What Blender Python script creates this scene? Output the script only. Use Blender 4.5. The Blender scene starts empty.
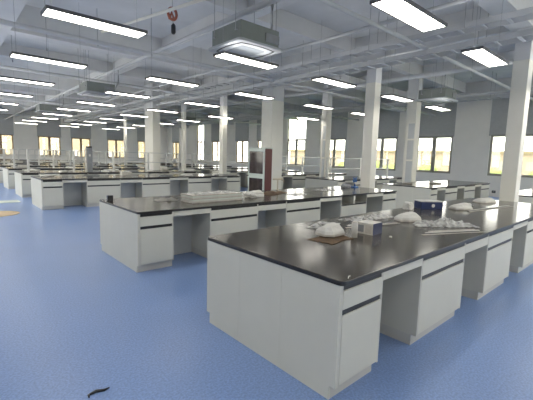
import bpy, bmesh, math, random
from mathutils import Vector, Matrix, noise
random.seed(7)
S = bpy.context.scene
C = S.collection
PI = math.pi

# ------------------------------------------------------------------ camera
YAW, PITCH, ROLL, FPX = 0.8412, -0.1201, 0.0271, 363.026
cam_d = bpy.data.cameras.new('camera')
cam = bpy.data.objects.new('camera', cam_d)
C.objects.link(cam)
F_ = Vector((math.cos(YAW)*math.cos(PITCH), math.sin(YAW)*math.cos(PITCH), math.sin(PITCH)))
r_ = Vector((math.sin(YAW), -math.cos(YAW), 0))
u_ = r_.cross(F_)
R_ = r_*math.cos(ROLL) + u_*math.sin(ROLL)
U_ = -r_*math.sin(ROLL) + u_*math.cos(ROLL)
cam.matrix_world = Matrix(((R_.x, U_.x, -F_.x, -1.8736), (R_.y, U_.y, -F_.y, -1.3402), (R_.z, U_.z, -F_.z, 1.6406), (0, 0, 0, 1)))
cam_d.sensor_width = 36
cam_d.lens = 36*FPX/533
cam_d.clip_end = 300
S.camera = cam

# ------------------------------------------------------------------ light and exposure
LAMP = 9.0
CEIL_FILL = 4.0  # strength of the added upward glow that brightens the ceiling
SKY = 5.4
w = bpy.data.worlds.new('world')
S.world = w
w.use_nodes = True
wn = w.node_tree.nodes
wn['Background'].inputs[0].default_value = (1.0, 0.965, 0.90, 1)
wn['Background'].inputs[1].default_value = SKY
S.view_settings.view_transform = 'Standard'
S.view_settings.look = 'None'
S.view_settings.exposure = 0.40
S.view_settings.gamma = 1.0
S.view_settings.use_curve_mapping = False

# ------------------------------------------------------------------ materials
def mat(name, col, rough=0.5, metal=0.0, spec=0.5, var=0.0, scale=8.0, rvar=0.0, bump=0.0, bscale=60.0, emit=None, estr=0.0, stretch=None):
    m = bpy.data.materials.new(name)
    m.use_nodes = True
    nt = m.node_tree
    b = nt.nodes['Principled BSDF']
    b.inputs['Base Color'].default_value = (*col, 1)
    b.inputs['Roughness'].default_value = rough
    b.inputs['Metallic'].default_value = metal
    b.inputs['Specular IOR Level'].default_value = spec
    if emit:
        b.inputs['Emission Color'].default_value = (*emit, 1)
        b.inputs['Emission Strength'].default_value = estr
    if var or rvar or bump:
        tc = nt.nodes.new('ShaderNodeTexCoord')
        mp = nt.nodes.new('ShaderNodeMapping')
        nt.links.new(tc.outputs['Object'], mp.inputs[0])
        if stretch: mp.inputs['Scale'].default_value = stretch
        n = nt.nodes.new('ShaderNodeTexNoise')
        n.inputs['Scale'].default_value = scale
        n.inputs['Detail'].default_value = 5
        nt.links.new(mp.outputs[0], n.inputs['Vector'])
        if var:
            cr = nt.nodes.new('ShaderNodeValToRGB')
            cr.color_ramp.elements[0].position = 0.3
            cr.color_ramp.elements[1].position = 0.7
            cr.color_ramp.elements[0].color = (*[c*(1-var) for c in col], 1)
            cr.color_ramp.elements[1].color = (*[min(1, c*(1+var)) for c in col], 1)
            nt.links.new(n.outputs['Fac'], cr.inputs[0])
            nt.links.new(cr.outputs[0], b.inputs['Base Color'])
        if rvar:
            mr = nt.nodes.new('ShaderNodeMapRange')
            mr.inputs['To Min'].default_value = max(0, rough-rvar)
            mr.inputs['To Max'].default_value = rough+rvar
            nt.links.new(n.outputs['Fac'], mr.inputs['Value'])
            nt.links.new(mr.outputs[0], b.inputs['Roughness'])
        if bump:
            n2 = nt.nodes.new('ShaderNodeTexNoise')
            n2.inputs['Scale'].default_value = bscale
            nt.links.new(mp.outputs[0], n2.inputs['Vector'])
            bp = nt.nodes.new('ShaderNodeBump')
            bp.inputs['Strength'].default_value = bump
            bp.inputs['Distance'].default_value = 0.01
            nt.links.new(n2.outputs['Fac'], bp.inputs['Height'])
            nt.links.new(bp.outputs[0], b.inputs['Normal'])
    return m

M = {}
M['floor'] = mat('blue_vinyl', (0.205, 0.31, 0.57), 0.3, var=0.04, scale=0.8, rvar=0.01, bump=0.04, bscale=25)
def _floor_flecks():
    nt = M['floor'].node_tree
    b = nt.nodes['Principled BSDF']
    old = b.inputs['Base Color'].links[0].from_socket
    tc = nt.nodes.new('ShaderNodeTexCoord')
    n = nt.nodes.new('ShaderNodeTexNoise'); n.inputs['Scale'].default_value = 60; n.inputs['Detail'].default_value = 3
    nt.links.new(tc.outputs['Object'], n.inputs['Vector'])
    mr = nt.nodes.new('ShaderNodeMapRange'); mr.inputs['From Min'].default_value = 0.35; mr.inputs['From Max'].default_value = 0.65
    mr.inputs['To Min'].default_value = 0.85; mr.inputs['To Max'].default_value = 1.15
    nt.links.new(n.outputs['Fac'], mr.inputs['Value'])
    mx = nt.nodes.new('ShaderNodeVectorMath'); mx.operation = 'SCALE'
    nt.links.new(old, mx.inputs[0]); nt.links.new(mr.outputs[0], mx.inputs['Scale'])
    nt.links.new(mx.outputs[0], b.inputs['Base Color'])
_floor_flecks()
M['wall'] = mat('ivory_wall_paint', (0.84, 0.82, 0.775), 0.7, var=0.02, scale=2)
M['ceil'] = mat('grey_ceiling_paint', (0.66, 0.665, 0.665), 0.8, var=0.07, scale=1.3)
M['pipe'] = mat('grey_sprayed_pipe', (0.56, 0.57, 0.58), 0.6, var=0.05, scale=3)
M['dpipe'] = mat('dull_hanger_steel', (0.36, 0.37, 0.38), 0.6, var=0.05, scale=3)
M['colw'] = mat('cream_column_paint', (0.80, 0.78, 0.70), 0.55, var=0.02, scale=3)
M['white'] = mat('white_powder_coat', (0.66, 0.65, 0.57), 0.38, var=0.015, scale=4)
M['white2'] = mat('white_laminate_panel', (0.62, 0.61, 0.545), 0.42, var=0.015, scale=4)
M['toe'] = mat('pale_grey_kick', (0.57, 0.56, 0.52), 0.45, var=0.03, scale=4)
M['black'] = mat('black_pull_profile', (0.018, 0.019, 0.022), 0.35, var=0.1, scale=20)
M['top'] = mat('dark_epoxy_worktop', (0.055, 0.047, 0.039), 0.15, spec=0.33, var=0.4, scale=1.7, rvar=0.04)
M['edge'] = mat('black_worktop_edge', (0.018, 0.017, 0.018), 0.3, var=0.1, scale=5)
M['inner'] = mat('grey_inner_panel', (0.55, 0.57, 0.57), 0.5, var=0.03, scale=4)
M['lamp'] = mat('led_diffuser', (0.9, 0.9, 0.9), 0.4, emit=(1.0, 0.955, 0.86), estr=LAMP)
M['upfill'] = mat('added_ceiling_fill', (0.9, 0.9, 0.9), 0.4, emit=(1.0, 0.98, 0.95), estr=CEIL_FILL)  # glow of an added surface, not a part of the lamp
M['lframe'] = mat('dark_lamp_housing', (0.13, 0.13, 0.135), 0.4, var=0.1)
M['acside'] = mat('galvanised_unit_side', (0.22, 0.24, 0.225), 0.5, metal=0.3, var=0.06, scale=6)
M['acpanel'] = mat('white_grille_panel', (0.46, 0.48, 0.50), 0.45, var=0.02)
M['acgrille'] = mat('grey_intake_grille', (0.25, 0.27, 0.29), 0.5, var=0.05, scale=30)
M['bronze'] = mat('bronze_window_frame', (0.34, 0.24, 0.15), 0.4, var=0.05)
M['greyframe'] = mat('grey_window_frame', (0.34, 0.33, 0.29), 0.4, var=0.05)
M['blind'] = mat('grey_blind_fabric', (0.42, 0.43, 0.44), 0.8, var=0.05, scale=10)
M['foam'] = mat('white_foam', (0.60, 0.59, 0.55), 0.6, var=0.05, scale=9, bump=0.3, bscale=40)
M['paper'] = mat('brown_packing_paper', (0.28, 0.19, 0.12), 0.7, var=0.25, scale=12)
M['strip'] = mat('grey_packing_strip', (0.50, 0.47, 0.42), 0.4, var=0.2, scale=12)
M['card'] = mat('printed_white_card', (0.62, 0.60, 0.54), 0.6, var=0.15, scale=22)
M['navy'] = mat('dark_blue_print', (0.02, 0.035, 0.11), 0.35, var=0.1, scale=9)
M['grey'] = mat('mid_grey_plastic', (0.25, 0.26, 0.27), 0.5, var=0.1, scale=9)
M['red'] = mat('oxblood_panel', (0.12, 0.035, 0.03), 0.45, var=0.1, scale=4)
M['pale'] = mat('pale_green_white_frame', (0.62, 0.68, 0.62), 0.45, var=0.03)
M['dark_glass'] = mat('dark_cabinet_glass', (0.05, 0.035, 0.035), 0.08, var=0.4, scale=5)
M['alu'] = mat('aluminium', (0.62, 0.62, 0.60), 0.35, metal=0.6, var=0.04)
M['beige'] = mat('beige_plastic', (0.60, 0.52, 0.40), 0.5, var=0.05)
M['orange'] = mat('orange_red_paint', (0.42, 0.13, 0.08), 0.5, var=0.1)
M['blue'] = mat('blue_plastic', (0.05, 0.16, 0.45), 0.4, var=0.05)
M['stone'] = mat('tan_cardboard', (0.55, 0.43, 0.28), 0.85, var=0.08, scale=6)
M['greenwhite'] = mat('pale_floor_sheet', (0.62, 0.68, 0.62), 0.7, var=0.03)
M['grass'] = mat('lawn', (0.12, 0.2, 0.04), 0.9, var=0.3, scale=0.8)
M['leaf'] = mat('tree_leaves', (0.20, 0.25, 0.07), 0.8, var=0.4, scale=1.6, bump=0.8, bscale=6)
M['bark'] = mat('bark', (0.12, 0.08, 0.05), 0.9, var=0.2)
M['facade'] = mat('cream_facade', (0.27, 0.22, 0.14), 0.8, var=0.03, scale=1)
M['pinkfacade'] = mat('pale_pink_facade', (0.36, 0.28, 0.22), 0.8, var=0.05, scale=0.4)
M['shade'] = mat('facade_window', (0.35, 0.33, 0.30), 0.5, var=0.1)

def glass_mat():
    m = bpy.data.materials.new('window_glass'); m.use_nodes = True
    nt = m.node_tree
    for n in list(nt.nodes): nt.nodes.remove(n)
    o = nt.nodes.new('ShaderNodeOutputMaterial'); mx = nt.nodes.new('ShaderNodeMixShader')
    t = nt.nodes.new('ShaderNodeBsdfTransparent'); g = nt.nodes.new('ShaderNodeBsdfGlossy')
    t.inputs[0].default_value = (0.95, 0.96, 0.94, 1)
    g.inputs['Roughness'].default_value = 0.02
    mx.inputs[0].default_value = 0.06
    nt.links.new(t.outputs[0], mx.inputs[1]); nt.links.new(g.outputs[0], mx.inputs[2]); nt.links.new(mx.outputs[0], o.inputs[0])
    return m
M['glass'] = glass_mat()
def _translucent(m, f):
    nt = m.node_tree; p = nt.nodes['Principled BSDF']; o = nt.nodes['Material Output']
    t = nt.nodes.new('ShaderNodeBsdfTranslucent'); t.inputs[0].default_value = (0.8, 0.82, 0.86, 1)
    mx = nt.nodes.new('ShaderNodeMixShader'); mx.inputs[0].default_value = f
    nt.links.new(p.outputs[0], mx.inputs[1]); nt.links.new(t.outputs[0], mx.inputs[2]); nt.links.new(mx.outputs[0], o.inputs[0])
_translucent(M['blind'], 0.09)
def film_mat():
    m = bpy.data.materials.new('clear_plastic_film'); m.use_nodes = True
    nt = m.node_tree
    b = nt.nodes['Principled BSDF']
    b.inputs['Base Color'].default_value = (0.78, 0.78, 0.76, 1); b.inputs['Roughness'].default_value = 0.18
    n = nt.nodes.new('ShaderNodeTexNoise'); n.inputs['Scale'].default_value = 14
    tc = nt.nodes.new('ShaderNodeTexCoord'); nt.links.new(tc.outputs['Object'], n.inputs['Vector'])
    mr = nt.nodes.new('ShaderNodeMapRange'); mr.inputs['From Min'].default_value = 0.35; mr.inputs['From Max'].default_value = 0.65
    mr.inputs['To Min'].default_value = 0.25; mr.inputs['To Max'].default_value = 0.85
    nt.links.new(n.outputs['Fac'], mr.inputs['Value']); nt.links.new(mr.outputs[0], b.inputs['Alpha'])
    return m
M['film'] = film_mat()

# ------------------------------------------------------------------ mesh helpers
def bx(bm, x0, x1, y0, y1, z0, z1, rot=None, mi=0):
    vs = [Vector((x, y, z)) for z in (z0, z1) for y in (y0, y1) for x in (x0, x1)]
    if rot:
        c = Vector(((x0+x1)/2, (y0+y1)/2, (z0+z1)/2)); vs = [rot @ (v-c) + c for v in vs]
    v = [bm.verts.new(p) for p in vs]
    for f in ((0, 2, 3, 1), (4, 5, 7, 6), (0, 1, 5, 4), (2, 6, 7, 3), (1, 3, 7, 5), (0, 4, 6, 2)):
        fc = bm.faces.new([v[i] for i in f]); fc.material_index = mi
    return v

def tube(bm, pts, r, n=8, mi=0, cap=True):
    pts = [Vector(p) for p in pts]
    rings = []
    up = Vector((0, 0, 1))
    for i, p in enumerate(pts):
        d = (pts[min(i+1, len(pts)-1)] - pts[max(i-1, 0)]).normalized()
        a = d.cross(up)
        if a.length < 1e-3: a = d.cross(Vector((1, 0, 0)))
        a.normalize(); b = d.cross(a)
        rr = r[i] if isinstance(r, (list, tuple)) else r
        rings.append([bm.verts.new(p + (a*math.cos(2*PI*k/n) + b*math.sin(2*PI*k/n))*rr) for k in range(n)])
    for A, B in zip(rings, rings[1:]):
        for k in range(n):
            f = bm.faces.new((A[k], A[(k+1) % n], B[(k+1) % n], B[k])); f.material_index = mi; f.smooth = n > 4
    if cap:
        bm.faces.new(rings[0]).material_index = mi; bm.faces.new(rings[-1][::-1]).material_index = mi

def prism(bm, pts, z0, z1, mi=0, mtop=None):
    lo = [bm.verts.new((x, y, z0)) for x, y in pts]; hi = [bm.verts.new((x, y, z1)) for x, y in pts]
    n = len(pts)
    bm.faces.new(lo[::-1]).material_index = mi
    bm.faces.new(hi).material_index = mi if mtop is None else mtop
    for k in range(n): bm.faces.new((lo[k], lo[(k+1) % n], hi[(k+1) % n], hi[k])).material_index = mi

def rrect(x0, x1, y0, y1, r, n=6):
    o = []
    for cx, cy, a in ((x1-r, y1-r, 0), (x0+r, y1-r, PI/2), (x0+r, y0+r, PI), (x1-r, y0+r, 1.5*PI)):
        for k in range(n+1):
            t = a + PI/2*k/n; o.append((cx+r*math.cos(t), cy+r*math.sin(t)))
    return o

def obj(name, bm, ms, parent=None, bevel=0.0, smooth=False, loc=None):
    bmesh.ops.recalc_face_normals(bm, faces=bm.faces)
    me = bpy.data.meshes.new(name); bm.to_mesh(me); bm.free()
    for m in (ms if isinstance(ms, (list, tuple)) else [ms]): me.materials.append(M[m])
    if smooth:
        for p in me.polygons: p.use_smooth = True
    o = bpy.data.objects.new(name, me); C.objects.link(o)
    if bevel:
        md = o.modifiers.new('bevel', 'BEVEL'); md.width = bevel; md.segments = 2; md.limit_method = 'ANGLE'
    if parent: o.parent = parent
    if loc: o.location = loc
    return o

def box_obj(name, dims, m, parent=None, bevel=0.0):
    bm = bmesh.new()
    for d in (dims if isinstance(dims[0], (list, tuple)) else [dims]): bx(bm, *d)
    return obj(name, bm, m, parent, bevel)

def tag(o, label, cat, group=None, kind=None):
    o['label'] = label; o['category'] = cat
    if group: o['group'] = group
    if kind: o['kind'] = kind
    return o

def thing(name, label, cat, loc=(0, 0, 0), rz=0, group=None):
    o = bpy.data.objects.new(name, None); C.objects.link(o)
    o.empty_display_size = 0.1
    o.location = loc; o.rotation_euler = (0, 0, rz)
    return tag(o, label, cat, group)

def struct(name, bm, m, parent=None, bevel=0):
    o = obj(name, bm, m, parent, bevel)
    if not parent: o['kind'] = 'structure'
    return o

def kids(o): return [c for c in C.objects if c.parent == o]
def dup(root, loc, label, rz=None, group=None, ks=None):
    r = root.copy(); C.objects.link(r); r.location = loc
    if rz is not None: r.rotation_euler = (0, 0, rz)
    r['label'] = label
    if group: r['group'] = group
    for ch, gs in ks:
        c = ch.copy(); C.objects.link(c); c.parent = r
        for g in gs:
            d = g.copy(); C.objects.link(d); d.parent = c
    return r
def tree_of(root):
    return [(c, list(c.children)) for c in root.children]

ORD = ['first', 'second', 'third', 'fourth', 'fifth', 'sixth', 'seventh', 'eighth', 'ninth', 'tenth', 'eleventh', 'twelfth', 'thirteenth', 'fourteenth', 'fifteenth', 'sixteenth', 'seventeenth']

# ------------------------------------------------------------------ room shell
XL, XR, YN, YF, ZC = -5.5, 17.8, -5.5, 38.2, 5.0
bm = bmesh.new(); bx(bm, XL, XR, YN, YF, -0.2, 0); struct('floor', bm, 'floor')
bm = bmesh.new(); bx(bm, XL, XR, YN, YF, ZC, ZC+0.25); struct('ceiling', bm, 'ceil')

RW = [(2.75, 4.72), (6.43, 8.35), (9.5, 11.45), (13.08, 15.0), (16.6, 18.5), (20.2, 22.0), (23.2, 24.95), (27.2, 28.85), (30.3, 31.6), (35.4, 36.9)]
FW = [(-2.6, -0.8), (1.15, 3.0), (4.9, 6.75), (7.7, 9.45), (11.1, 12.9), (14.3, 16.1)]
SILL, HEAD = 1.0, 4.62
T = 0.24
def wall_boxes(ws, a0, a1, f):
    bm = bmesh.new()
    def add(s0, s1, z0, z1):
        if s1-s0 > 1e-3: bx(bm, *f(s0, s1), z0, z1)
    add(a0, a1, 0, SILL); add(a0, a1, HEAD, ZC)
    s = a0
    for w0, w1 in ws: add(s, w0, SILL, HEAD); s = w1
    add(s, a1, SILL, HEAD)
    return bm
struct('wall_right', wall_boxes(RW, YN, YF, lambda a, b: (XR, XR+T, a, b)), 'wall')
struct('wall_far', wall_boxes(FW, XL, XR+T, lambda a, b: (a, b, YF, YF+T)), 'wall')
LW_FILL = [(-3.6+3.6*k, -1.2+3.6*k) for k in range(4, 11)]  # added openings out of view, let daylight in from the left
NW_FILL = [(-4.2+3.1*k, -1.8+3.1*k) for k in range(3, 7)]  # added openings behind the camera, daylight for the right side
struct('wall_left', wall_boxes(LW_FILL, YN, YF, lambda a, b: (XL-T, XL, a, b)), 'wall')
struct('wall_near', wall_boxes(NW_FILL, XL-T, XR+T, lambda a, b: (a, b, YN-T, YN)), 'wall')

wi = 0
def window(axis, w0, w1, fm, blind=True, label=''):
    """window built in local coords: x along wall, y into wall thickness (0 = inner face)"""
    global wi
    wi += 1
    wd = w1-w0
    W = bpy.data.objects.new('window_%d' % wi, None); C.objects.link(W)
    W['kind'] = 'structure'
    if axis == 'l': W.location = (XL, w0, 0); W.rotation_euler = (0, 0, PI/2)
    elif axis == 'n': W.location = (w1, YN, 0); W.rotation_euler = (0, 0, PI)
    elif axis == 'y': W.location = (XR, w1, 0); W.rotation_euler = (0, 0, -PI/2)
    else: W.location = (w0, YF, 0)
    y0, y1 = 0.06, 0.12
    t = 0.065
    tr = 2.88
    bm = bmesh.new()
    for a in (0, wd-t): bx(bm, a, a+t, y0, y1, SILL, HEAD)
    bx(bm, t, wd-t, y0, y1, SILL, SILL+t); bx(bm, t, wd-t, y0, y1, HEAD-t, HEAD)
    bx(bm, t, wd-t, y0, y1, tr, tr+0.08)
    bx(bm, wd/2-0.06, wd/2+0.06, y0-0.01, y1, SILL+t, tr)
    bx(bm, wd/2-0.03, wd/2+0.03, y0, y1, tr+0.08, HEAD-t)
    for a, b in ((t, wd/2-0.06), (wd/2+0.06, wd-t)):      # opening sashes
        for q in ((a, a+0.04), (b-0.04, b)): bx(bm, *q, y0-0.015, y1-0.01, SILL+t, tr)
        bx(bm, a, b, y0-0.015, y1-0.01, SILL+t, SILL+t+0.045); bx(bm, a, b, y0-0.015, y1-0.01, tr-0.045, tr)
    obj('window_frame', bm, fm, W)
    for a, b, z0, z1 in ((t, wd/2-0.06, SILL+t, tr), (wd/2+0.06, wd-t, SILL+t, tr), (t, wd-t, tr+0.08, HEAD-t)):
        box_obj('pane', (a+0.001, b-0.001, 0.09, 0.095, z0, z1), 'glass', W)
    h = box_obj('window_handle', [(wd/2-0.02, wd/2+0.0, y0-0.045, y0-0.0125, 1.85, 2.0)], 'alu', W)
    if blind:
        B = thing('roller_blind', label, 'blind', group='roller blinds over the upper windows')
        B.location = W.location; B.rotation_euler = W.rotation_euler
        bm = bmesh.new(); bx(bm, -0.06, wd+0.06, -0.03, -0.024, 2.94, HEAD+0.02); obj('blind_fabric', bm, 'blind', B)
        bm = bmesh.new(); tube(bm, [(-0.07, -0.05, HEAD+0.05), (wd+0.07, -0.05, HEAD+0.05)], 0.045, 12); obj('roller_tube', bm, 'greyframe', B)
        bm = bmesh.new(); bx(bm, -0.06, wd+0.06, -0.036, -0.018, 2.905, 2.939); obj('bottom_bar', bm, 'grey', B)
for i, (a, b) in enumerate(RW):
    window('y', a, b, 'greyframe' if i < 5 else 'bronze', blind=i not in (4, 8), label='grey roller blind pulled halfway down the %s window along the right wall' % ORD[i])
for i, (a, b) in enumerate(FW):
    window('x', a, b, 'bronze', label='blue-grey roller blind on the %s window of the far wall from left' % ORD[i])

for a, b in LW_FILL: window('l', a, b, 'bronze', blind=False)  # unseen added windows, there only for fill light
for a, b in NW_FILL: window('n', a, b, 'bronze', blind=False)  # also unseen and added to brighten the room

# ------------------------------------------------------------------ ceiling beams, columns
def beam(label, x0, x1, y0, y1, z0):
    o = box_obj('ceiling_beam', (x0, x1, y0, y1, z0, ZC), 'ceil'); tag(o, label, 'beam', 'concrete ceiling beams')
    o['kind'] = 'structure'
by = [1.05, 9.35, 17.5, 25.5, 33.5]
bxs = [-0.7, 7.25, 15.4]
n_tr = 0
def trim(x0, x1, y0, y1, z0):
    global n_tr
    n_tr += 1
    bm = bmesh.new(); bx(bm, x0, x1, y0, y1, z0, ZC); struct('trim_%d' % n_tr, bm, 'ceil')
for y in by: trim(XL, XR, y-0.2, y+0.2, 4.35)
for y in (5.2, 13.4, 21.5, 29.5): trim(XL, XR, y-0.13, y+0.13, 4.6)
for x in bxs: trim(x-0.18, x+0.18, YN, YF, 4.352)
for x in (3.3, 11.3): trim(x-0.12, x+0.12, YN, YF, 4.602)

def column(x0, x1, y0, y1, label, top=3.72, panels=False):
    t = thing('column', label, 'column', ((x0+x1)/2, (y0+y1)/2, 0), 0, 'cream painted columns between the benches')
    a, b = (x1-x0)/2, (y1-y0)/2
    zc = ZC
    for q in by:
        if y0 < q+0.2 and y1 > q-0.2: zc = 4.35
    for q in (5.2, 13.4, 21.5, 29.5):
        if y0 < q+0.13 and y1 > q-0.13: zc = min(zc, 4.6)
    for q in bxs:
        if x0 < q+0.18 and x1 > q-0.18: zc = 4.35
    for q in (3.3, 11.3):
        if x0 < q+0.12 and x1 > q-0.12: zc = min(zc, 4.6)
    bm = bmesh.new(); bx(bm, -a, a, -b, b, 0, top); sh = obj('shaft', bm, 'colw', t, 0.012)
    bm = bmesh.new(); bx(bm, -a+0.004, a-0.004, -b+0.004, b-0.004, top, zc-0.002); obj('upper_shaft', bm, 'ceil', t)['label'] = 'grey painted upper shaft'
    if panels:
        for z0, z1 in ((0.2, 1.6), (1.66, 2.35), (2.41, 2.95)): box_obj('access_panel', (-a-0.012, -a-.0005, -b+0.03, b-0.12, z0, z1), 'inner', t)
        bm = bmesh.new(); bx(bm, -a-0.03, -a, -b, b-0.1, 3.02, top); obj('top_box', bm, 'colw', t)
    else:
        bm = bmesh.new(); bx(bm, -a-0.01, a+0.01, -b-0.01, b+0.01, 0, 0.1); obj('skirting', bm, 'toe', t)
    return t
column(7.05, 7.35, 0.84, 1.13, 'slim cream column at the far right end of the front island')
column(7.05, 7.35, 4.33, 4.63, 'slim cream column behind the second island, centre right')
column(7.42, 8.02, 8.87, 9.47, 'thick cream column behind the glass-front cabinet')
column(7.2, 7.42, 11.72, 12.0, 'thin cream column, first one left of the thick column')
column(7.2, 7.36, 15.15, 15.4, 'thin cream column, second one left of the thick column')
column(5.92, 6.31, 15.85, 16.8, 'cream column among the far benches, left of two thin ones')
column(7.02, 7.18, 22.5, 22.68, 'very thin pale column among the farthest benches')
column(10.04, 10.35, 8.40, 8.68, 'slim panelled service column left of the centre-right windows', panels=True)
column(10.88, 11.2, 5.02, 5.4, 'slim panelled service column beside the right-hand island', panels=True)

# pipes and trays under the slab
def pipe(name, label, pts, r, m='pipe', cat='pipe', group='sprayed pipes under the ceiling'):
    bm = bmesh.new(); tube(bm, pts, r, 10)
    return tag(obj(name, bm, m), label, cat, group)
pipe('water_pipe', 'pale pipe crossing under the ceiling above the second island', [(1.1, 7.9, 4.42), (1.75, 3.6, 4.25)], 0.03, 'colw')
pl = [((2.4, YN+.02, 4.22), (2.4, YF-.02, 4.22), .05), ((4.4, YN+.02, 4.15), (4.4, YF-.02, 4.15), .035), ((9.2, YN+.02, 4.2), (9.2, YF-.02, 4.2), .07), ((12.9, YN+.02, 4.1), (12.9, YF-.02, 4.1), .05),
      ((XL+.02, 2.55, 4.05), (XR-.02, 2.55, 4.05), .04), ((XL+.02, 7.4, 4.02), (XR-.02, 7.4, 4.02), .05), ((XL+.02, 12.2, 4.05), (XR-.02, 12.2, 4.05), .05), ((XL+.02, 20.2, 4.05), (XR-.02, 20.2, 4.05), .06)]
for i, (a, b, r) in enumerate(pl):
    along = 'running from front to back' if i < 4 else 'running across the room'
    pipe('ceiling_pipe', 'grey sprayed pipe %s, %s in order from the front left' % (along, ORD[i % 4]), [a, b], r)
def tray(x, y0, y1, z, wd, label):
    t = thing('cable_tray', label, 'cable tray', (x, y0, z), 0, 'cable trays under the ceiling')
    L = y1-y0
    for s in (-1, 1):
        box_obj('side_rail', (s*wd/2-0.01, s*wd/2+0.01, 0, L, 0, 0.1), 'pipe', t)
    y = 0.1
    while y < L: box_obj('rung', (-wd/2+0.01, wd/2-0.01, y, y+0.05, 0.0, 0.02), 'pipe', t); y += 0.4
    y = 0.8
    while y < L:
        for s in (-1, 1):
            bm = bmesh.new(); tube(bm, [(s*(wd/2+.017), y, 0), (s*(wd/2+.017), y, 4.95-z)], 0.006, 5); obj('hanger_rod', bm, 'dpipe', t)
        y += 2.0
tray(6.3, -5.3, 30, 3.92, 0.4, 'cable tray hung right of the cassette units, nearest to the camera')
tray(5.55, -5.3, 30, 4.05, 0.3, 'narrower cable tray hung left of the wide tray')
tray(13.6, -5.3, 30, 4.0, 0.4, 'cable tray hung close to the right-hand windows')
# rectangular duct
def duct(x0, x1, y0, y1, z0, z1, label):
    t = thing('air_duct', label, 'duct', (x0, y0, z0), 0, 'rectangular air ducts')
    bm = bmesh.new(); bx(bm, 0, x1-x0, 0, y1-y0, 0, z1-z0); obj('duct_body', bm, 'pipe', t)
    x = 0.6
    n = int((x1-x0)//1.2)
    for k in range(n): box_obj('flange', (x, x+0.03, -0.025, y1-y0+0.025, -0.025, z1-z0+0.025), 'pipe', t); x += 1.2
duct(8.0, 17.2, 6.75, 7.2, 4.28, 4.56, 'grey air duct crossing above the right-hand islands')
duct(8.0, 17.2, 14.85, 15.25, 4.28, 4.56, 'grey air duct crossing farther back above the far islands')
# threaded rods
random.seed(3)
for i in range(34):
    x = random.uniform(-0.5, 10); y = random.uniform(1.5, 12)
    z = random.uniform(3.75, 4.2)
    if 1.5 < x < 2.8 and 3.2 < y < 4.5: continue
    if (5.9 < x < 6.7) or (y > 6.6 and y < 7.6 and x > 7.8) or abs(x-5.55) < .25: continue
    if abs(y-5.2) < 0.2 or abs(x-3.3) < 0.2 or abs(x+.7) < .25 or abs(x-7.25) < .3 or abs(y-9.35) < .3: continue
    bm = bmesh.new(); tube(bm, [(0, 0, 0), (0, 0, ZC-z)], 0.006, 5); tube(bm, [(0, 0, 0), (0, 0, 0.05)], 0.014, 6)
    tag(obj('hanger_rod', bm, 'dpipe', loc=(x, y, z)), 'thin threaded rod hanging bare from the ceiling', 'rod', 'bare hanger rods')

# ------------------------------------------------------------------ hanging LED panels
def soffit(x, y):
    z = ZC
    for q in by:
        if abs(y-q) < 0.22: z = 4.35
    for q in (5.2, 13.4, 21.5, 29.5):
        if abs(y-q) < 0.15: z = min(z, 4.6)
    for q in bxs:
        if abs(x-q) < 0.2: z = 4.35
    for q in (3.3, 11.3):
        if abs(x-q) < 0.14: z = min(z, 4.6)
    return z
LZ = 3.2
def make_light():
    t = thing('ceiling_light', '', 'ceiling light', (0, 0, LZ), 0, 'hanging rectangular LED lights')
    a, b = 0.575, 0.14
    bm = bmesh.new(); bx(bm, -a, a, -b, b, 0.012, 0.034)
    for s in (-1, 1):
        bx(bm, s*a-0.008, s*a+0.008, -b-0.008, b+0.008, 0, 0.038); bx(bm, -a+.008, a-.008, s*b-0.008, s*b+0.008, 0, 0.038)
    obj('housing', bm, 'lframe', t)
    bm = bmesh.new(); bx(bm, -a+0.009, a-0.009, -b+0.009, b-0.009, 0.001, 0.011); obj('diffuser', bm, 'lamp', t)
    bm = bmesh.new(); bx(bm, -a+0.03, a-0.03, -b+0.03, b-0.03, 0.0345, 0.0375); obj('added_upglow', bm, 'upfill', t)  # added glowing plate on top, lifts the ceiling brightness
    for s in (-1, 1):
        bm = bmesh.new(); tube(bm, [(s*0.5, 0, 0.038), (s*0.5, 0, 1.14)], 0.003, 4); obj('suspension_wire', bm, 'dpipe', t)
    return t
L0 = make_light(); LK = tree_of(L0)
lx = [-5.0+0.75, -2.65, -0.33, 2.05, 4.4, 7.0, 9.4]
ly = [-4.6, -1.9, 0.76, 3.62, 6.25, 8.85, 11.6, 14.3, 16.95, 19.6, 22.2, 24.9]
first = True
for j, y in enumerate(ly):
    for i, x in enumerate(lx):
        if abs(x-7.0) < .1 and abs(y-8.85) < .1: continue
        if x > 9 and y > 9: continue
        if abs(x-7.0) < .1 and abs(y-.76) < .1: x, y = 7.3, 0.33
        if j >= 2 and i >= 2: lab = 'lit hanging LED panel, %s from left in the %s row of lights back' % (ORD[i-2], ORD[j-2])
        else: lab = 'lit hanging LED panel off to the near or left side of the room'
        if first: L0.location = (x, y, LZ); L0['label'] = lab; first = False
        else: dup(L0, (x, y, LZ), lab, ks=LK)

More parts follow.
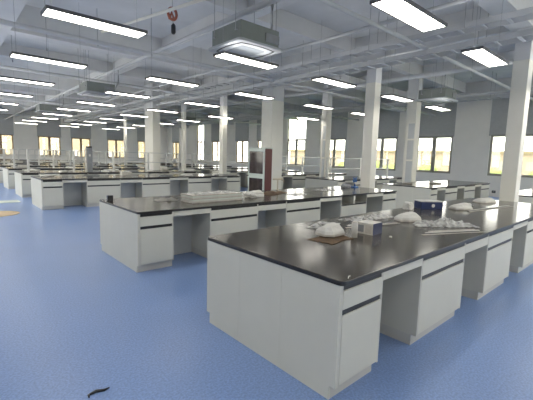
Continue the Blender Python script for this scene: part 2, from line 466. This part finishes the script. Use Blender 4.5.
# ------------------------------------------------------------------ cassette air conditioners
def make_ac():
    t = thing('air_conditioner', '', 'air conditioner', (0, 0, 0), 0, 'ceiling cassette air conditioners')
    bm = bmesh.new(); bx(bm, -0.41, 0.41, -0.41, 0.41, 0.045, 0.33); obj('casing', bm, 'acside', t, 0.008)
    bm = bmesh.new(); prism(bm, rrect(-0.47, 0.47, -0.47, 0.47, 0.06), 0.0, 0.043); p = obj('face_panel', bm, 'acpanel', t, 0.008)
    bm = bmesh.new()
    prism(bm, rrect(-0.25, 0.25, -0.25, 0.25, 0.05), -0.006, -0.0005)
    obj('intake_grille', bm, 'acgrille', t)
    for k in range(4):
        bm = bmesh.new()
        # curved louvre bulging outwards
        n = 10; o_ = []; i_ = []
        for q in range(n+1):
            s = -0.36+0.72*q/n; bul = 0.05*(1-(s/0.36)**2)
            o_.append((s, -0.36-bul)); i_.append((s, -0.33-bul))
        prism(bm, o_+i_[::-1], -0.005, -0.0005)
        bmesh.ops.rotate(bm, cent=(0, 0, 0), matrix=Matrix.Rotation(k*PI/2, 3, 'Z'), verts=bm.verts)
        obj('louvre', bm, 'black', t)
    for sx in (-1, 1):
        for sy in (-1, 1):
            bm = bmesh.new(); tube(bm, [(sx*0.435, sy*0.3, 0.2), (sx*0.435, sy*0.3, 1.4)], 0.006, 5); bx(bm, sx*0.41-0.03, sx*0.41+0.04, sy*0.3-0.02, sy*0.3+0.02, 0.185, 0.2); obj('hanger_rod', bm, 'dpipe', t)
    bm = bmesh.new(); bx(bm, 0.1, 0.4, -0.43, -0.411, 0.1, 0.24); obj('control_box', bm, 'grey', t)
    bm = bmesh.new(); tube(bm, [(0.41, 0.1, 0.2), (0.55, 0.1, 0.2), (0.7, 0.1, 0.5), (0.7, 0.1, 1.0)], 0.025, 8); obj('refrigerant_pipe', bm, 'pipe', t)
    return t
A0 = make_ac(); AK = tree_of(A0)
for k, (x, y, z, lab) in enumerate([(2.16, 3.83, 3.43, 'large near cassette air conditioner hung over the second island'),
        (1.9, 11.0, 3.4, 'cassette air conditioner hung over the left rows, second one back'), (2.0, 18.6, 3.4, 'small distant cassette air conditioner, third one back on the left'),
        (9.9, 3.9, 3.5, 'cassette air conditioner hung over the right-hand islands by windows'),
        (9.9, 19.6, 3.6, 'distant cassette air conditioner over the far middle of the room')]):
    if k == 0: A0.location = (x, y, z); A0['label'] = lab
    else: dup(A0, (x, y, z), lab, ks=AK)

# ------------------------------------------------------------------ lab benches
D = 1.62; OH = 0.02; H = 0.85; TT = 0.032
def seq(pattern):
    return pattern
PA = [('cab', 0.02, 0.53), ('knee', 0.53, 1.15), ('cab', 1.15, 2.13), ('kdraw', 2.13, 2.81), ('cab', 2.81, 3.80), ('knee', 3.80, 4.48), ('cab', 4.48, 5.47), ('knee', 5.47, 6.16), ('cab', 6.16, 6.80)]
PB = [('cab', 0.02, 0.47), ('knee', 0.47, 1.04), ('cab', 1.04, 2.0), ('knee', 2.0, 2.6), ('cab', 2.6, 3.6), ('knee', 3.6, 4.2), ('cab', 4.2, 5.1)]
cache = {}
FZ = H-TT
def build_cab(w, shelf=False):
    nm = 'base_cabinet' if not shelf else 'shelf_cabinet'
    t = thing(nm, '', 'cabinet')
    g = 0.001; w0, w1 = g, w-g; st = 0.018
    f = OH
    bm = bmesh.new()
    bx(bm, w0, w0+st, f, D-f, 0.1, FZ-.001); bx(bm, w1-st, w1, f, D-f, 0.1, FZ-.001)
    if shelf:
        bx(bm, w0+st, w1-st, f+0.05, D-f-.02, 0.1, 0.62); bx(bm, w0+st, w1-st, f+0.45, D-f-.02, 0.62, FZ-.001)
        bx(bm, w0+st, w1-st, f+.01, f+.45, .60, .63)
    else:
        bx(bm, w0+st, w1-st, f+0.022, D-f-.02, 0.1, FZ-.001)
    obj('carcass', bm, 'white2', t)
    if not shelf:
        box_obj('drawer_front', (w0+st+.002, w1-st-.002, f-0.002, f+0.021, 0.645, FZ-0.042), 'white', t, 0.002)
        box_obj('pull_profile', (w0+st, w1-st, f+0.008, f+0.021, FZ-0.041, FZ-.001), 'black', t)
    else:
        box_obj('divider', ((w0+w1)/2-0.03, (w0+w1)/2+0.03, f+.005, f+0.44, 0.631, FZ-.002), 'white', t)
        box_obj('shelf_back', (w0+st, w1-st, f+0.44, f+0.449, 0.631, FZ-.002), 'black', t)
    box_obj('pull_profile', (w0+st, w1-st, f+(0.008), f+(0.021 if not shelf else 0.05), 0.605, 0.644 if not shelf else .63), 'black', t)
    d = box_obj('door', (w0+st+.002, w1-st-.002, f-0.002, f+0.021, 0.112, 0.604), 'white', t, 0.002)
    box_obj('toe_kick', (w0, w1, f+0.05, D-f-0.05, 0, 0.099), 'toe', t)
    return t
def build_knee(w, drawer=False):
    t = thing('knee_space_panel', '', 'knee space panel')
    g = 0.001; w0, w1 = g, w-g; f = OH
    if drawer:
        box_obj('drawer_front', (w0, w1, f, f+0.02, 0.69, FZ-0.036), 'white', t, 0.002)
        box_obj('pull_profile', (w0, w1, f+0.008, f+0.02, FZ-0.035, FZ-.001), 'black', t)
        box_obj('drawer_box', (w0+.02, w1-.02, f+0.02, f+0.5, 0.70, FZ-.001), 'white2', t)
    else:
        box_obj('apron', (w0, w1, f, f+0.02, 0.745, FZ-.001), 'white', t)
    box_obj('back_panel', (w0, w1, f+0.56, f+0.58, 0.0, FZ-.001), 'inner', t)
    box_obj('rear_apron', (w0, w1, D-f-0.02, D-f, 0.745, FZ-.001), 'white', t)
    return t
def place(kind, w, loc, label, group):
    key = (kind, round(w, 3))
    if key not in cache:
        t = build_cab(w, kind == 'shelf') if kind in ('cab', 'shelf') else build_knee(w, kind == 'kdraw')
        t.location = loc; t['label'] = label; t['group'] = group
        cache[key] = (t, tree_of(t)); return t
    t, ks = cache[key]
    return dup(t, loc, label, group=group, ks=ks)
topc = {}
def worktop(L, loc, label):
    if L not in topc:
        bm = bmesh.new(); prism(bm, rrect(0, L, 0, D, 0.04), 0, TT, 0, 1)
        o = obj('worktop', bm, ['edge', 'top'], None, 0.004); topc[L] = o
    else:
        o = topc[L].copy(); C.objects.link(o)
    o.location = loc; tag(o, label, 'worktop', 'dark bench worktops'); return o
endc = None
def end_panel(loc, label, side):
    global endc
    if endc is None:
        t = thing('end_panel', '', 'end panel')
        f = OH
        for y0, y1 in ((f, 0.56), (0.562, 1.078), (1.08, D-f)):
            bm = bmesh.new()
            a = 0.05 if y0 == f else 0; b = 0.05 if y1 == D-f else 0
            bx(bm, 0, 0.018, y0, y1, 0.1, FZ-.001)
            bx(bm, 0, 0.018, y0+a, y1-b, 0, 0.1)
            obj('panel_board', bm, 'white', t)
        endc = (t, tree_of(t)); t.location = loc; t['label'] = label; t['group'] = 'island end panels'
        return t
    return dup(endc[0], loc, label, group='island end panels', ks=endc[1])

rowsA = [0, 3.37, 10.06, 13.4, 16.85, 20.2, 23.6, 27.0, 30.4, 33.8]
rowsB = [0, 3.37, 6.75, 10.06, 13.4, 16.85, 20.2, 23.6, 27.0]
nameA = ['nearest island', 'second nearest island'] + ['%s island on the left side' % ORD[k] for k in range(2, 10)]
nameB = ['%s right-side island beyond the aisle' % ORD[k] for k in range(9)]
def island(x, y, pat, L, nm, shelf_at=None):
    worktop(L, (x, y, H-TT), 'dark grey worktop with black edge on the ' + nm)
    end_panel((x+OH-0.018, y, 0), 'plain white end panel at the left end of the ' + nm, 0)
    end_panel((x+L-OH, y, 0), 'plain white end panel at the right end of the ' + nm, 1)
    nc = nk = 0
    for k, (kd, a, b) in enumerate(pat):
        if kd == 'cab':
            kk = 'shelf' if k == shelf_at else 'cab'
            lab = 'white two-part cabinet, %s from left under the %s' % (ORD[nc], nm)
            if kk == 'shelf': lab = 'white cabinet with two open cubbies above its door, under the ' + nm
            place(kk, b-a, (x+a, y, 0), lab, 'base cabinets under the ' + nm); nc += 1
        else:
            lab = 'open knee space, %s from left in the %s' % (ORD[nk], nm)
            if kd == 'kdraw': lab = 'open knee space with a shallow drawer in the ' + nm
            place(kd, b-a, (x+a, y, 0), lab, 'knee spaces in the ' + nm); nk += 1
for k, y in enumerate(rowsA): island((0, .04)[k] if k < 2 else .11, y, PA, 6.82, nameA[k], 6 if k == 1 else None)
for k, y in enumerate(rowsB): island(8.82, y, PB, 5.12, nameB[k])

# reagent racks on the far benches
rack = None
def make_rack(L):
    t = thing('reagent_rack', '', 'reagent rack')
    n = max(2, int(L//1.5)+1)
    for k in range(n):
        x = k*L/(n-1)
        box_obj('upright', (x-0.035, x+0.035, -0.03, 0.03, 0, 0.8), 'alu', t)
    for z in (0.36, 0.78):
        for a, b in ((-0.12, -0.105), (0.105, 0.12)): box_obj('shelf_rail', (0.036, L-0.036, a, b, z, z+0.03), 'alu', t)
        box_obj('glass_shelf', (0.036, L-0.036, -0.104, 0.104, z, z+0.008), 'glass', t)
    return t
racks = {}
def put_rack(L, loc, lab):
    if L not in racks:
        t = make_rack(L); t.location = loc; t['label'] = lab; t['group'] = 'metal reagent racks'; racks[L] = (t, tree_of(t))
    else: dup(racks[L][0], loc, lab, group='metal reagent racks', ks=racks[L][1])
for k, y in enumerate(rowsA):
    if k >= 3: put_rack(6.0, (0.45, y+0.81, H), 'pale metal reagent rack with two shelves on the ' + nameA[k])
for k, y in enumerate(rowsB):
    if k >= 2: put_rack(4.4, (9.15, y+0.81, H), 'pale metal reagent rack with two shelves on the ' + nameB[k])

# ------------------------------------------------------------------ small things on the tops
def crumple(seed, sx, sy, sz, amp=0.18, sub=3, flat=0.35):
    bm = bmesh.new(); bmesh.ops.create_icosphere(bm, subdivisions=sub, radius=1)
    for v in bm.verts:
        p = v.co.copy()
        q = Vector((math.copysign(abs(p.x)**0.6, p.x), math.copysign(abs(p.y)**0.6, p.y), p.z))
        nn = noise.noise(p*1.6+Vector((seed*7.1, 0, 0))) + 0.6*noise.noise(p*4+Vector((0, seed*3.3, 0)))
        q *= 1 + amp*nn
        v.co = Vector((q.x*sx, q.y*sy, max(0.0, (q.z+flat)*sz/(1+flat))))
    return bm
def sheet(seed, sx, sy, h, nx=26, ny=16, thick=0.003):
    bm = bmesh.new(); g = []
    for j in range(ny+1):
        row = []
        for i in range(nx+1):
            a, b = i/nx*2-1, j/ny*2-1
            r = 1+0.25*noise.noise(Vector((a*1.5, b*1.5, seed)))
            x, y = a*sx*r, b*sy*r
            e = max(0, 1-max(abs(a), abs(b))**3)
            z = h*e*(0.3+abs(noise.noise(Vector((a*sx*9, b*sy*9, seed*2.1))))*1.5) + 0.12*h*abs(noise.noise(Vector((a*sx*30, b*sy*30, seed))))
            row.append(bm.verts.new((x, y, 0.004+z)))
        g.append(row)
    for j in range(ny):
        for i in range(nx): bm.faces.new((g[j][i], g[j][i+1], g[j+1][i+1], g[j+1][i]))
    bmesh.ops.solidify(bm, geom=bm.faces[:], thickness=thick)
    return bm
Z = H+0.0005
def at(bmx, name, m, x, y, rz, label, cat, group=None, z=Z, smooth=False):
    o = obj(name, bmx, m, smooth=smooth, loc=(x, y, z)); o.rotation_euler = (0, 0, rz); tag(o, label, cat, group); return o
G1 = 'white wrapped foam packs on the nearest island'
def foam_pack(x, y, rz, sx, sy, sz, seed, label):
    t = thing('foam_pack', label, 'foam pack', (x, y, Z), rz, G1)
    rnd = random.Random(int(seed*10))
    def jit(v, q): return v*(1+rnd.uniform(-q, q))
    base = [(-sx, -sy*.55), (-sx*.45, -sy), (sx*.9, -sy*.85), (sx, sy*.6), (sx*.3, sy), (-sx*.85, sy*.8)]
    base = [(jit(x_, .08), jit(y_, .08)) for x_, y_ in base]
    bm = bmesh.new(); prism(bm, base, 0.0, sz*.22); obj('base_tray', bm, 'strip', t, 0.002)
    bm = bmesh.new()
    r0 = [bm.verts.new((x_*1.0, y_*1.0, sz*.225)) for x_, y_ in base]
    r1 = [bm.verts.new((jit(x_, .05)*.93, jit(y_, .05)*.9, sz*(.42+.12*rnd.random()))) for x_, y_ in base]
    r2 = [bm.verts.new((x_*.68+.06*sx, y_*.5+.12*sy, sz*(.9+.16*x_/sx+.1*rnd.random()))) for x_, y_ in base]
    n = 6
    for A, B in ((r0, r1), (r1, r2)):
        for k in range(n): bm.faces.new((A[k], A[(k+1) % n], B[(k+1) % n], B[k]))
    bm.faces.new(r2); bm.faces.new(r0[::-1])
    bmesh.ops.triangulate(bm, faces=[f for f in bm.faces if len(f.verts) == 4])
    obj('foam_block', bm, 'foam', t, 0.0015)
    return t
at(sheet(4, 0.20, 0.14, 0.006), 'packing_paper', 'paper', 0.93, 0.84, 0.1, 'brown packing paper lying under the nearest foam pack', 'packing paper')
foam_pack(1.02, 0.92, -0.1, 0.145, 0.11, 0.10, 1.3, 'white foam pack on brown paper, nearest to the island corner').location.z = Z+0.02
bm = bmesh.new(); tube(bm, [(0, 0, 0), (0, 0, 0.15)], 0.032, 16)
t = thing('tape_tube', 'small upright white tube beside the nearest foam pack', 'tube', (1.20, 0.75, Z))
obj('tube_body', bm, 'foam', t); bm = bmesh.new(); tube(bm, [(0, 0, 0.151), (0, 0, 0.16)], 0.026, 16); obj('tube_cap', bm, 'card', t)
def small_box(x, y, rz, a, b, h, label):
    t = thing('carton', label, 'box', (x, y, Z), rz)
    bm = bmesh.new(); bx(bm, -a, a, -b, b, 0, h); obj('box_body', bm, 'card', t, 0.002)
    bm = bmesh.new(); bx(bm, a+.0003, a+0.002, -b, b, 0.0, h); obj('end_flap', bm, 'navy', t)['label'] = 'dark blue end of the box'
    bm = bmesh.new(); bx(bm, -a*.85, -a*.1, -b-0.002, -b-.0003, h*.18, h*.8); obj('printed_patch', bm, 'grey', t)
    bm = bmesh.new(); bx(bm, 0.1*a, a*.8, -b-0.002, -b-.0003, h*.12, h*.85); obj('pale_patch', bm, 'strip', t)
    return t
small_box(1.52, 0.785, -1.47, 0.095, 0.105, 0.12, 'small printed white carton with a dark blue end beside the white tube')
at(sheet(9, 0.42, 0.13, 0.045), 'plastic_wrap', 'film', 2.32, 1.30, -0.1, 'long crumpled clear plastic wrap behind the small printed carton', 'plastic wrap')
at(sheet(12, 0.3, 0.035, 0.008), 'plastic_strip', 'foam', 2.05, 0.98, -0.25, 'thin pale plastic strip lying across the top behind the carton', 'plastic strip')
at(sheet(13, 0.24, 0.12, 0.035), 'plastic_wrap', 'film', 1.42, 1.33, 0.35, 'short crumpled clear wrap nearest the back edge left of the carton', 'plastic wrap')
foam_pack(2.67, 0.94, -0.3, 0.165, 0.115, 0.095, 2.7, 'white foam pack left of the blue box, in the middle of the top')
at(sheet(21, 0.36, 0.12, 0.10), 'plastic_wrap', 'film', 2.68, 0.50, -0.62, 'bunched whitish plastic wrap near the front edge of the nearest island', 'plastic wrap')
def strips(name, x, y, rz, L, n, label, wd=0.026):
    t = thing(name, label, 'strip bundle', (x, y, Z), rz)
    for k in range(n):
        bm = bmesh.new(); y0_ = (k-n/2)*(wd+.006); bx(bm, -L/2+0.05*k, L/2-0.04*(k % 2), y0_, y0_+wd, 0, 0.005+0.004*(k % 3))
        obj('strip', bm, ('strip', 'black', 'foam', 'grey')[k % 4], t, 0.001)
    return t
strips('trim_strips', 2.32, 0.27, -0.42, 0.85, 5, 'bundle of thin edging strips lying by the front edge')
strips('trim_strips', 5.1, 0.70, -0.12, 1.6, 3, 'long edging strips lying towards the far end of the nearest island')
strips('trim_strips', 1.78, 1.10, -0.1, 0.5, 3, 'dark edging strips lying behind the small printed carton')
t = thing('blue_carton', 'dark blue carton with white lid and round white emblem', 'box', (4.12, 1.33, Z), -0.62)
bm = bmesh.new(); bx(bm, -0.185, 0.185, -0.115, 0.115, 0, 0.12); obj('box_body', bm, 'navy', t, 0.003)
bm = bmesh.new(); bx(bm, -0.19, 0.19, -0.12, 0.12, 0.1205, 0.135); obj('lid', bm, 'foam', t, 0.002)
bm = bmesh.new(); tube(bm, [(0.02, -0.1155, 0.06), (0.02, -0.1185, 0.06)], 0.028, 20); obj('round_emblem', bm, 'foam', t)['label'] = 'white round emblem'
at(crumple(8, 0.08, 0.07, 0.12, 0.3), 'foam_wedge', 'foam', 3.72, 1.47, 0, 'white crumpled wrapper at the left side of the blue carton', 'wrapper')
foam_pack(4.55, 0.98, -0.35, 0.18, 0.12, 0.09, 4.1, 'white foam pack just in front of the dark blue carton')
at(sheet(31, 0.22, 0.12, 0.05), 'plastic_wrap', 'film', 5.05, 1.1, 0.2, 'pale crumpled wrap right of the blue carton', 'plastic wrap')
at(sheet(34, 0.2, 0.08, 0.04), 'plastic_wrap', 'film', 4.65, 1.4, 0.2, 'small pale wrap behind the blue carton', 'plastic wrap')
foam_pack(6.1, 1.12, -0.3, 0.22, 0.13, 0.085, 5.9, 'white foam pack farthest down the nearest island, by the column')
bm = bmesh.new(); tube(bm, [(0, 0, 0), (0, 0, 0.015)], 0.014, 10)
at(bm, 'screw_cap', 'foam', 1.5, 0.52, 0, 'tiny white screw cap alone on the dark worktop', 'cap')
bm = bmesh.new(); tube(bm, [(-0.03, 0, 0.004), (0.0, 0.004, 0.01), (0.03, 0, 0.004)], 0.003, 6)
at(bm, 'wire_scrap', 'alu', 0.11, 0.03, 0.4, 'tiny bright wire scrap at the near corner of the worktop', 'scrap')

# second island
t = thing('socket_box', 'small black double socket at the left corner of the second island', 'socket', (0.13, 4.72, Z))
bm = bmesh.new(); bx(bm, -0.045, 0.045, -0.03, 0.03, 0, 0.09); obj('socket_body', bm, 'black', t, 0.004)
bm = bmesh.new(); bx(bm, -0.047, -0.0455, -0.022, 0.022, 0.02, 0.07); obj('socket_face', bm, 'grey', t)
at(sheet(41, 0.2, 0.12, 0.045), 'plastic_wrap', 'foam', 0.93, 4.35, 0, 'small white folded wrap on the second island, left end', 'plastic wrap')
t = thing('panel_stack', 'long low stack of wrapped pale panels on the second island', 'panel stack', (1.60, 3.95, Z), 0.0)
random.seed(11)
for k in range(7):
    bm = bmesh.new(); dx = random.uniform(-.02, .02)
    bx(bm, -0.5+dx, 0.5+dx, -0.2, 0.2, 0.002+k*0.019, 0.002+k*0.019+0.017); obj('panel', bm, ('strip', 'foam', 'pale')[k % 3], t, 0.002)
bm = sheet(55, 0.45, 0.19, 0.022, 30, 12); bmesh.ops.translate(bm, verts=bm.verts, vec=(0, 0, 0.134)); obj('wrapping', bm, 'film', t)
foam = at(crumple(15, 0.2, 0.14, 0.12, 0.3), 'packing_bundle', 'foam', 2.62, 4.05, 0.2, 'bunched white packing lump right of the panel stack', 'packing')
at(sheet(61, 0.4, 0.2, 0.035), 'packing_paper', 'paper', 3.35, 4.35, 0.4, 'brownish paper scrap beside the white packing lump', 'packing paper')
for k, (x, y, sx, lab) in enumerate([(3.75, 3.95, .25, 'flat white wrap left of the middle of the second island'), (5.2, 4.35, .35, 'flat white wrap near the right end of the second island')]):
    at(sheet(71+k, sx, .15, .02), 'plastic_wrap', 'film', x, y, 0.1, lab, 'plastic wrap')
# tap with a T-shaped head
t = thing('water_tap', 'beige T-shaped water tap on the back edge of the second island', 'tap', (4.0, 4.85, Z))
bm = bmesh.new(); tube(bm, [(0, 0, 0), (0, 0, 0.02)], 0.035, 14); tube(bm, [(0, 0, 0.02), (0, 0, 0.26)], 0.016, 10); obj('tap_post', bm, 'beige', t)
bm = bmesh.new(); tube(bm, [(-0.15, 0, 0.26), (0.15, 0, 0.26)], 0.02, 10); tube(bm, [(0.15, 0, .26), (0.17, -.03, .22), (0.17, -.03, .18)], 0.012, 8); obj('tap_head', bm, 'beige', t)
# blue clamp device
t = thing('clamp_stand', 'small blue clamp device at the right end of the second island', 'clamp', (6.6, 4.5, Z))
bm = bmesh.new(); prism(bm, rrect(-0.09, 0.09, -0.07, 0.07, 0.02), 0, 0.03); obj('base', bm, 'blue', t)
bm = bmesh.new(); tube(bm, [(0, 0, 0.03), (0, 0, 0.24)], 0.022, 10)
for s in (-1, 1): tube(bm, [(0, 0, 0.22), (s*0.07, 0, 0.27), (s*0.08, 0, 0.2), (s*.05, 0, .14)], 0.016, 8)
obj('clamp_arms', bm, 'blue', t)
bm = bmesh.new(); tube(bm, [(0, -0.03, 0.12), (0, 0.03, 0.12)], 0.035, 14); obj('wheel', bm, 'alu', t)
at(crumple(19, 0.14, 0.1, 0.1, 0.25), 'packing_bundle', 'grey', 6.35, 4.62, 0, 'grey packing lump left of the blue clamp device', 'packing')
# right island
for k, (x, y, r, lab) in enumerate([(9.75, 4.6, .17, 'round pale lid lying left on the right-hand island'), (10.75, 4.1, .2, 'round grey tray lying right on the right-hand island')]):
    t = thing('round_tray', lab, 'tray', (x, y, Z), 0, 'round trays on the right-hand island')
    bm = bmesh.new(); tube(bm, [(0, 0, 0), (0, 0, 0.02), (0, 0, 0.045)], [r*.8, r, r], 28); obj('tray_body', bm, 'strip', t, smooth=False)
    bm = bmesh.new(); tube(bm, [(0, 0, 0.0455), (0, 0, 0.05)], r*.85, 28); obj('tray_face', bm, 'grey', t)

# clutter on the third island and beyond
random.seed(21)
cl = []
for k, y in enumerate(rowsA[2:8]):
    for q in range(6):
        x = 0.7+q*1.0+random.uniform(-.3, .3); dy = random.choice((0.2, 0.3, 1.25, 1.35))
        cl.append((x, y+dy, k, q))
for x, y, k, q in cl:
    nm = nameA[k+2]
    kind = random.random()
    if kind < .5:
        at(crumple(x+y, random.uniform(.12, .24), random.uniform(.09, .14), random.uniform(.05, .1), .3, 2), 'packing_bundle', 'foam', x, y, random.uniform(0, 3),
           'white packing bundle, %s item from left on the %s' % (ORD[q], nm), 'packing', 'loose packing on the far islands')
    elif kind < .8:
        t = thing('service_box', 'low white box, %s item from left on the %s' % (ORD[q], nm), 'box', (x, y, Z), random.uniform(-.2, .2), 'low boxes on the far islands')
        a, b, h = random.uniform(.1, .2), random.uniform(.08, .12), random.uniform(.06, .12)
        box_obj('box_body', (-a, a, -b, b, 0, h), 'card', t, 0.003); box_obj('box_lid', (-a-.004, a+.004, -b-.004, b+.004, h+.0005, h+.012), 'foam', t)
    else:
        t = thing('basin_cover', 'dark flat tray, %s item from left on the %s' % (ORD[q], nm), 'tray', (x, y, Z), 0, 'dark trays on the far islands')
        box_obj('tray_body', (-.22, .22, -.1, .1, 0, .03), 'grey', t, 0.004); box_obj('tray_inset', (-.19, .19, -.08, .08, .0305, .034), 'black', t)
# tall dark case among the left racks
t = thing('equipment_case', 'tall dark grey case standing on the fourth island, before the windows', 'case', (2.34, 13.62, Z))
box_obj('case_body', (-.1, .1, -.1, .1, 0, .93), 'grey', t, 0.02)
box_obj('side_strip', (-.13, -.101, -.1, .1, 0, .86), 'strip', t)
box_obj('case_lid', (-.09, .09, -.09, .09, .931, .98), 'black', t, 0.01)
box_obj('latch', (-.03, .03, -.108, -.1005, .6, .68), 'alu', t)

# ------------------------------------------------------------------ glass-front cabinet before the thick column
t = thing('glass_front_cabinet', 'tall pale glass-front cabinet with dark red side panel', 'cabinet', (6.40, 8.05, 0))
w_, d_, h_ = 0.34, 0.90, 1.9     # x depth, y width
bm = bmesh.new(); bx(bm, 0.02, w_, 0.03, d_, 0.0, h_); obj('carcass', bm, 'pale', t, 0.004)
bm = bmesh.new(); bx(bm, 0.03, w_-0.01, 0.001, 0.029, 0.02, h_-0.01); obj('side_panel', bm, 'red', t)['label'] = 'dark red side panel'
for z0, z1 in ((0.06, 0.92), (0.96, h_-0.04)):
    dr = box_obj('glass_door', [(-0.005, 0.019, 0.03, 0.09, z0, z1), (-0.005, 0.019, d_-0.06, d_, z0, z1), (-0.005, 0.019, 0.09, d_-0.06, z0, z0+0.06), (-0.005, 0.019, 0.09, d_-0.06, z1-0.06, z1)], 'pale', t)
    box_obj('door_glass', (0.002, 0.012, 0.091, d_-0.061, z0+0.061, z1-0.061), 'dark_glass', dr)
    box_obj('door_handle', (-0.03, -0.006, 0.05, 0.07, (z0+z1)/2-.08, (z0+z1)/2+.08), 'alu', dr)
bm = bmesh.new(); bx(bm, 0.0, w_+0.01, -0.005, d_+0.01, h_+.001, h_+0.03); obj('cornice', bm, 'pale', t)

# ------------------------------------------------------------------ bits on walls, floor and ceiling
t = thing('hoist', 'orange-red hook coil with a dark weight hanging from the ceiling', 'hoist', (1.73, 5.65, 4.2))
bm = bmesh.new()
pts = [(0.09*math.cos(a*PI/8), 0.0, 0.2+0.11*math.sin(a*PI/8)) for a in range(17)]
tube(bm, pts, 0.028, 8); tube(bm, [(-.05, .03, .1), (0, .03, .24), (.05, .03, .12)], 0.025, 8); obj('coil', bm, 'orange', t)
bm = bmesh.new(); tube(bm, [(0.02, 0, -0.18), (0.02, 0, -0.15), (0.02, 0, -0.02), (0.02, 0, 0.02)], [0.025, 0.045, 0.045, 0.02], 10); obj('weight', bm, 'black', t)
bm = bmesh.new(); tube(bm, [(0.02, 0, 0.02), (0.0, 0, 0.1)], 0.008, 6); tube(bm, [(0, 0, 0.31), (0, 0, ZC-4.2)], 0.006, 6); obj('chain', bm, 'dpipe', t)

t = thing('wall_outlet', 'small black outlet low on the right wall left of the column', 'outlet', (XR, 4.35, 0.24))
box_obj('outlet_plate', (-0.012, -0.0005, -0.08, 0.08, -0.06, 0.06), 'black', t, 0.003); box_obj('outlet_face', (-0.015, -0.0125, -0.04, 0.04, -0.03, 0.03), 'grey', t)
# cardboard disc and long flat pale sheet on the floor at the left
bm = bmesh.new()
pts = [(0.55*math.cos(a*PI/20), 0.5*math.sin(a*PI/20)) for a in range(40)]
prism(bm, pts, 0, 0.012)
at(bm, 'cardboard_disc', 'stone', -0.98, 9.95, 0, 'tan round cardboard sheet lying on the floor at the left edge', 'cardboard', z=0.0005)
bm = bmesh.new(); bx(bm, -1.9, 0.65, -0.3, 0.3, 0, 0.01)
at(bm, 'pale_sheet', 'greenwhite', -0.75, 12.5, 0.0, 'long pale flat strip on the floor between the left island ends', 'foam sheet', z=0.0005)
# dark tape scrap on the floor
bm = bmesh.new(); tube(bm, [(-.06, -.03, .006), (-.02, 0, .008), (.03, .005, .007), (.06, .03, .006)], [.006, .011, .009, .004], 6)
tube(bm, [(-.06, -.03, .006), (-.05, -.06, .006)], [.008, .004], 6)
at(bm, 'tape_scrap', 'black', -1.16, 1.13, -0.5, 'small dark tape scrap lying on the blue floor', 'tape scrap', z=0.0005)

# ------------------------------------------------------------------ outside
bm = bmesh.new(); bx(bm, 18.6, 120, -60, 120, -4.2, -4.0); tag(obj('lawn', bm, 'grass'), 'green lawn outside below the right-hand windows', 'lawn', kind='structure')
def facade(name, label, loc, rz, L, Hh, m, nf, nw):
    t = thing(name, label, 'building', loc, rz)
    bm = bmesh.new(); bx(bm, 0, L, 0, 8, 0, Hh); obj('wall', bm, m, t)
    bm = bmesh.new(); bx(bm, -0.3, L+0.3, -0.3, 8.3, Hh, Hh+0.4); obj('roof', bm, 'facade', t)
    for f in range(nf):
        for k in range(nw):
            x = L/nw*(k+0.28); box_obj('window', (x, x+L/nw*0.42, -0.03, 0.05, Hh/nf*f+1.0, Hh/nf*f+2.3), 'shade', t)
facade('apartment_building', 'pale pink low building seen through the right-hand windows', (62, 62, -4), -PI/2, 75, 7.0, 'pinkfacade', 2, 22)
facade('cream_building', 'cream building filling the far-wall windows', (-12, 52, -4), 0, 42, 14, 'facade', 4, 10)
random.seed(5)
for k in range(14):
    y = -2+k*2.6+random.uniform(-.1, .1); x = 33+(k % 2)*3.2
    t = thing('street_tree', 'yellow-green leafy tree outside, %s from the near end of the row' % ORD[k], 'tree', (x, y, -4), 0, 'trees outside the right-hand windows')
    bm = bmesh.new(); tube(bm, [(0, 0, 0), (0, 0, 2.2), (0.1, 0.1, 3.4)], [0.16, 0.12, 0.06], 8)
    for a in range(3): tube(bm, [(0, 0, 2.0), (0.7*math.cos(a*2.1), 0.7*math.sin(a*2.1), 3.2)], [0.07, 0.03], 6)
    obj('trunk', bm, 'bark', t)
    bm = bmesh.new()
    for q in range(9):
        c = Vector((random.uniform(-.9, .9), random.uniform(-1.0, 1.0), random.uniform(3.2, 4.5)))
        r = random.uniform(.6, 1.0)
        ret = bmesh.ops.create_icosphere(bm, subdivisions=2, radius=r)
        for v in ret['verts']:
            v.co = v.co*(1+0.3*noise.noise(v.co*2.5+c)) + c
    obj('crown', bm, 'leaf', t)
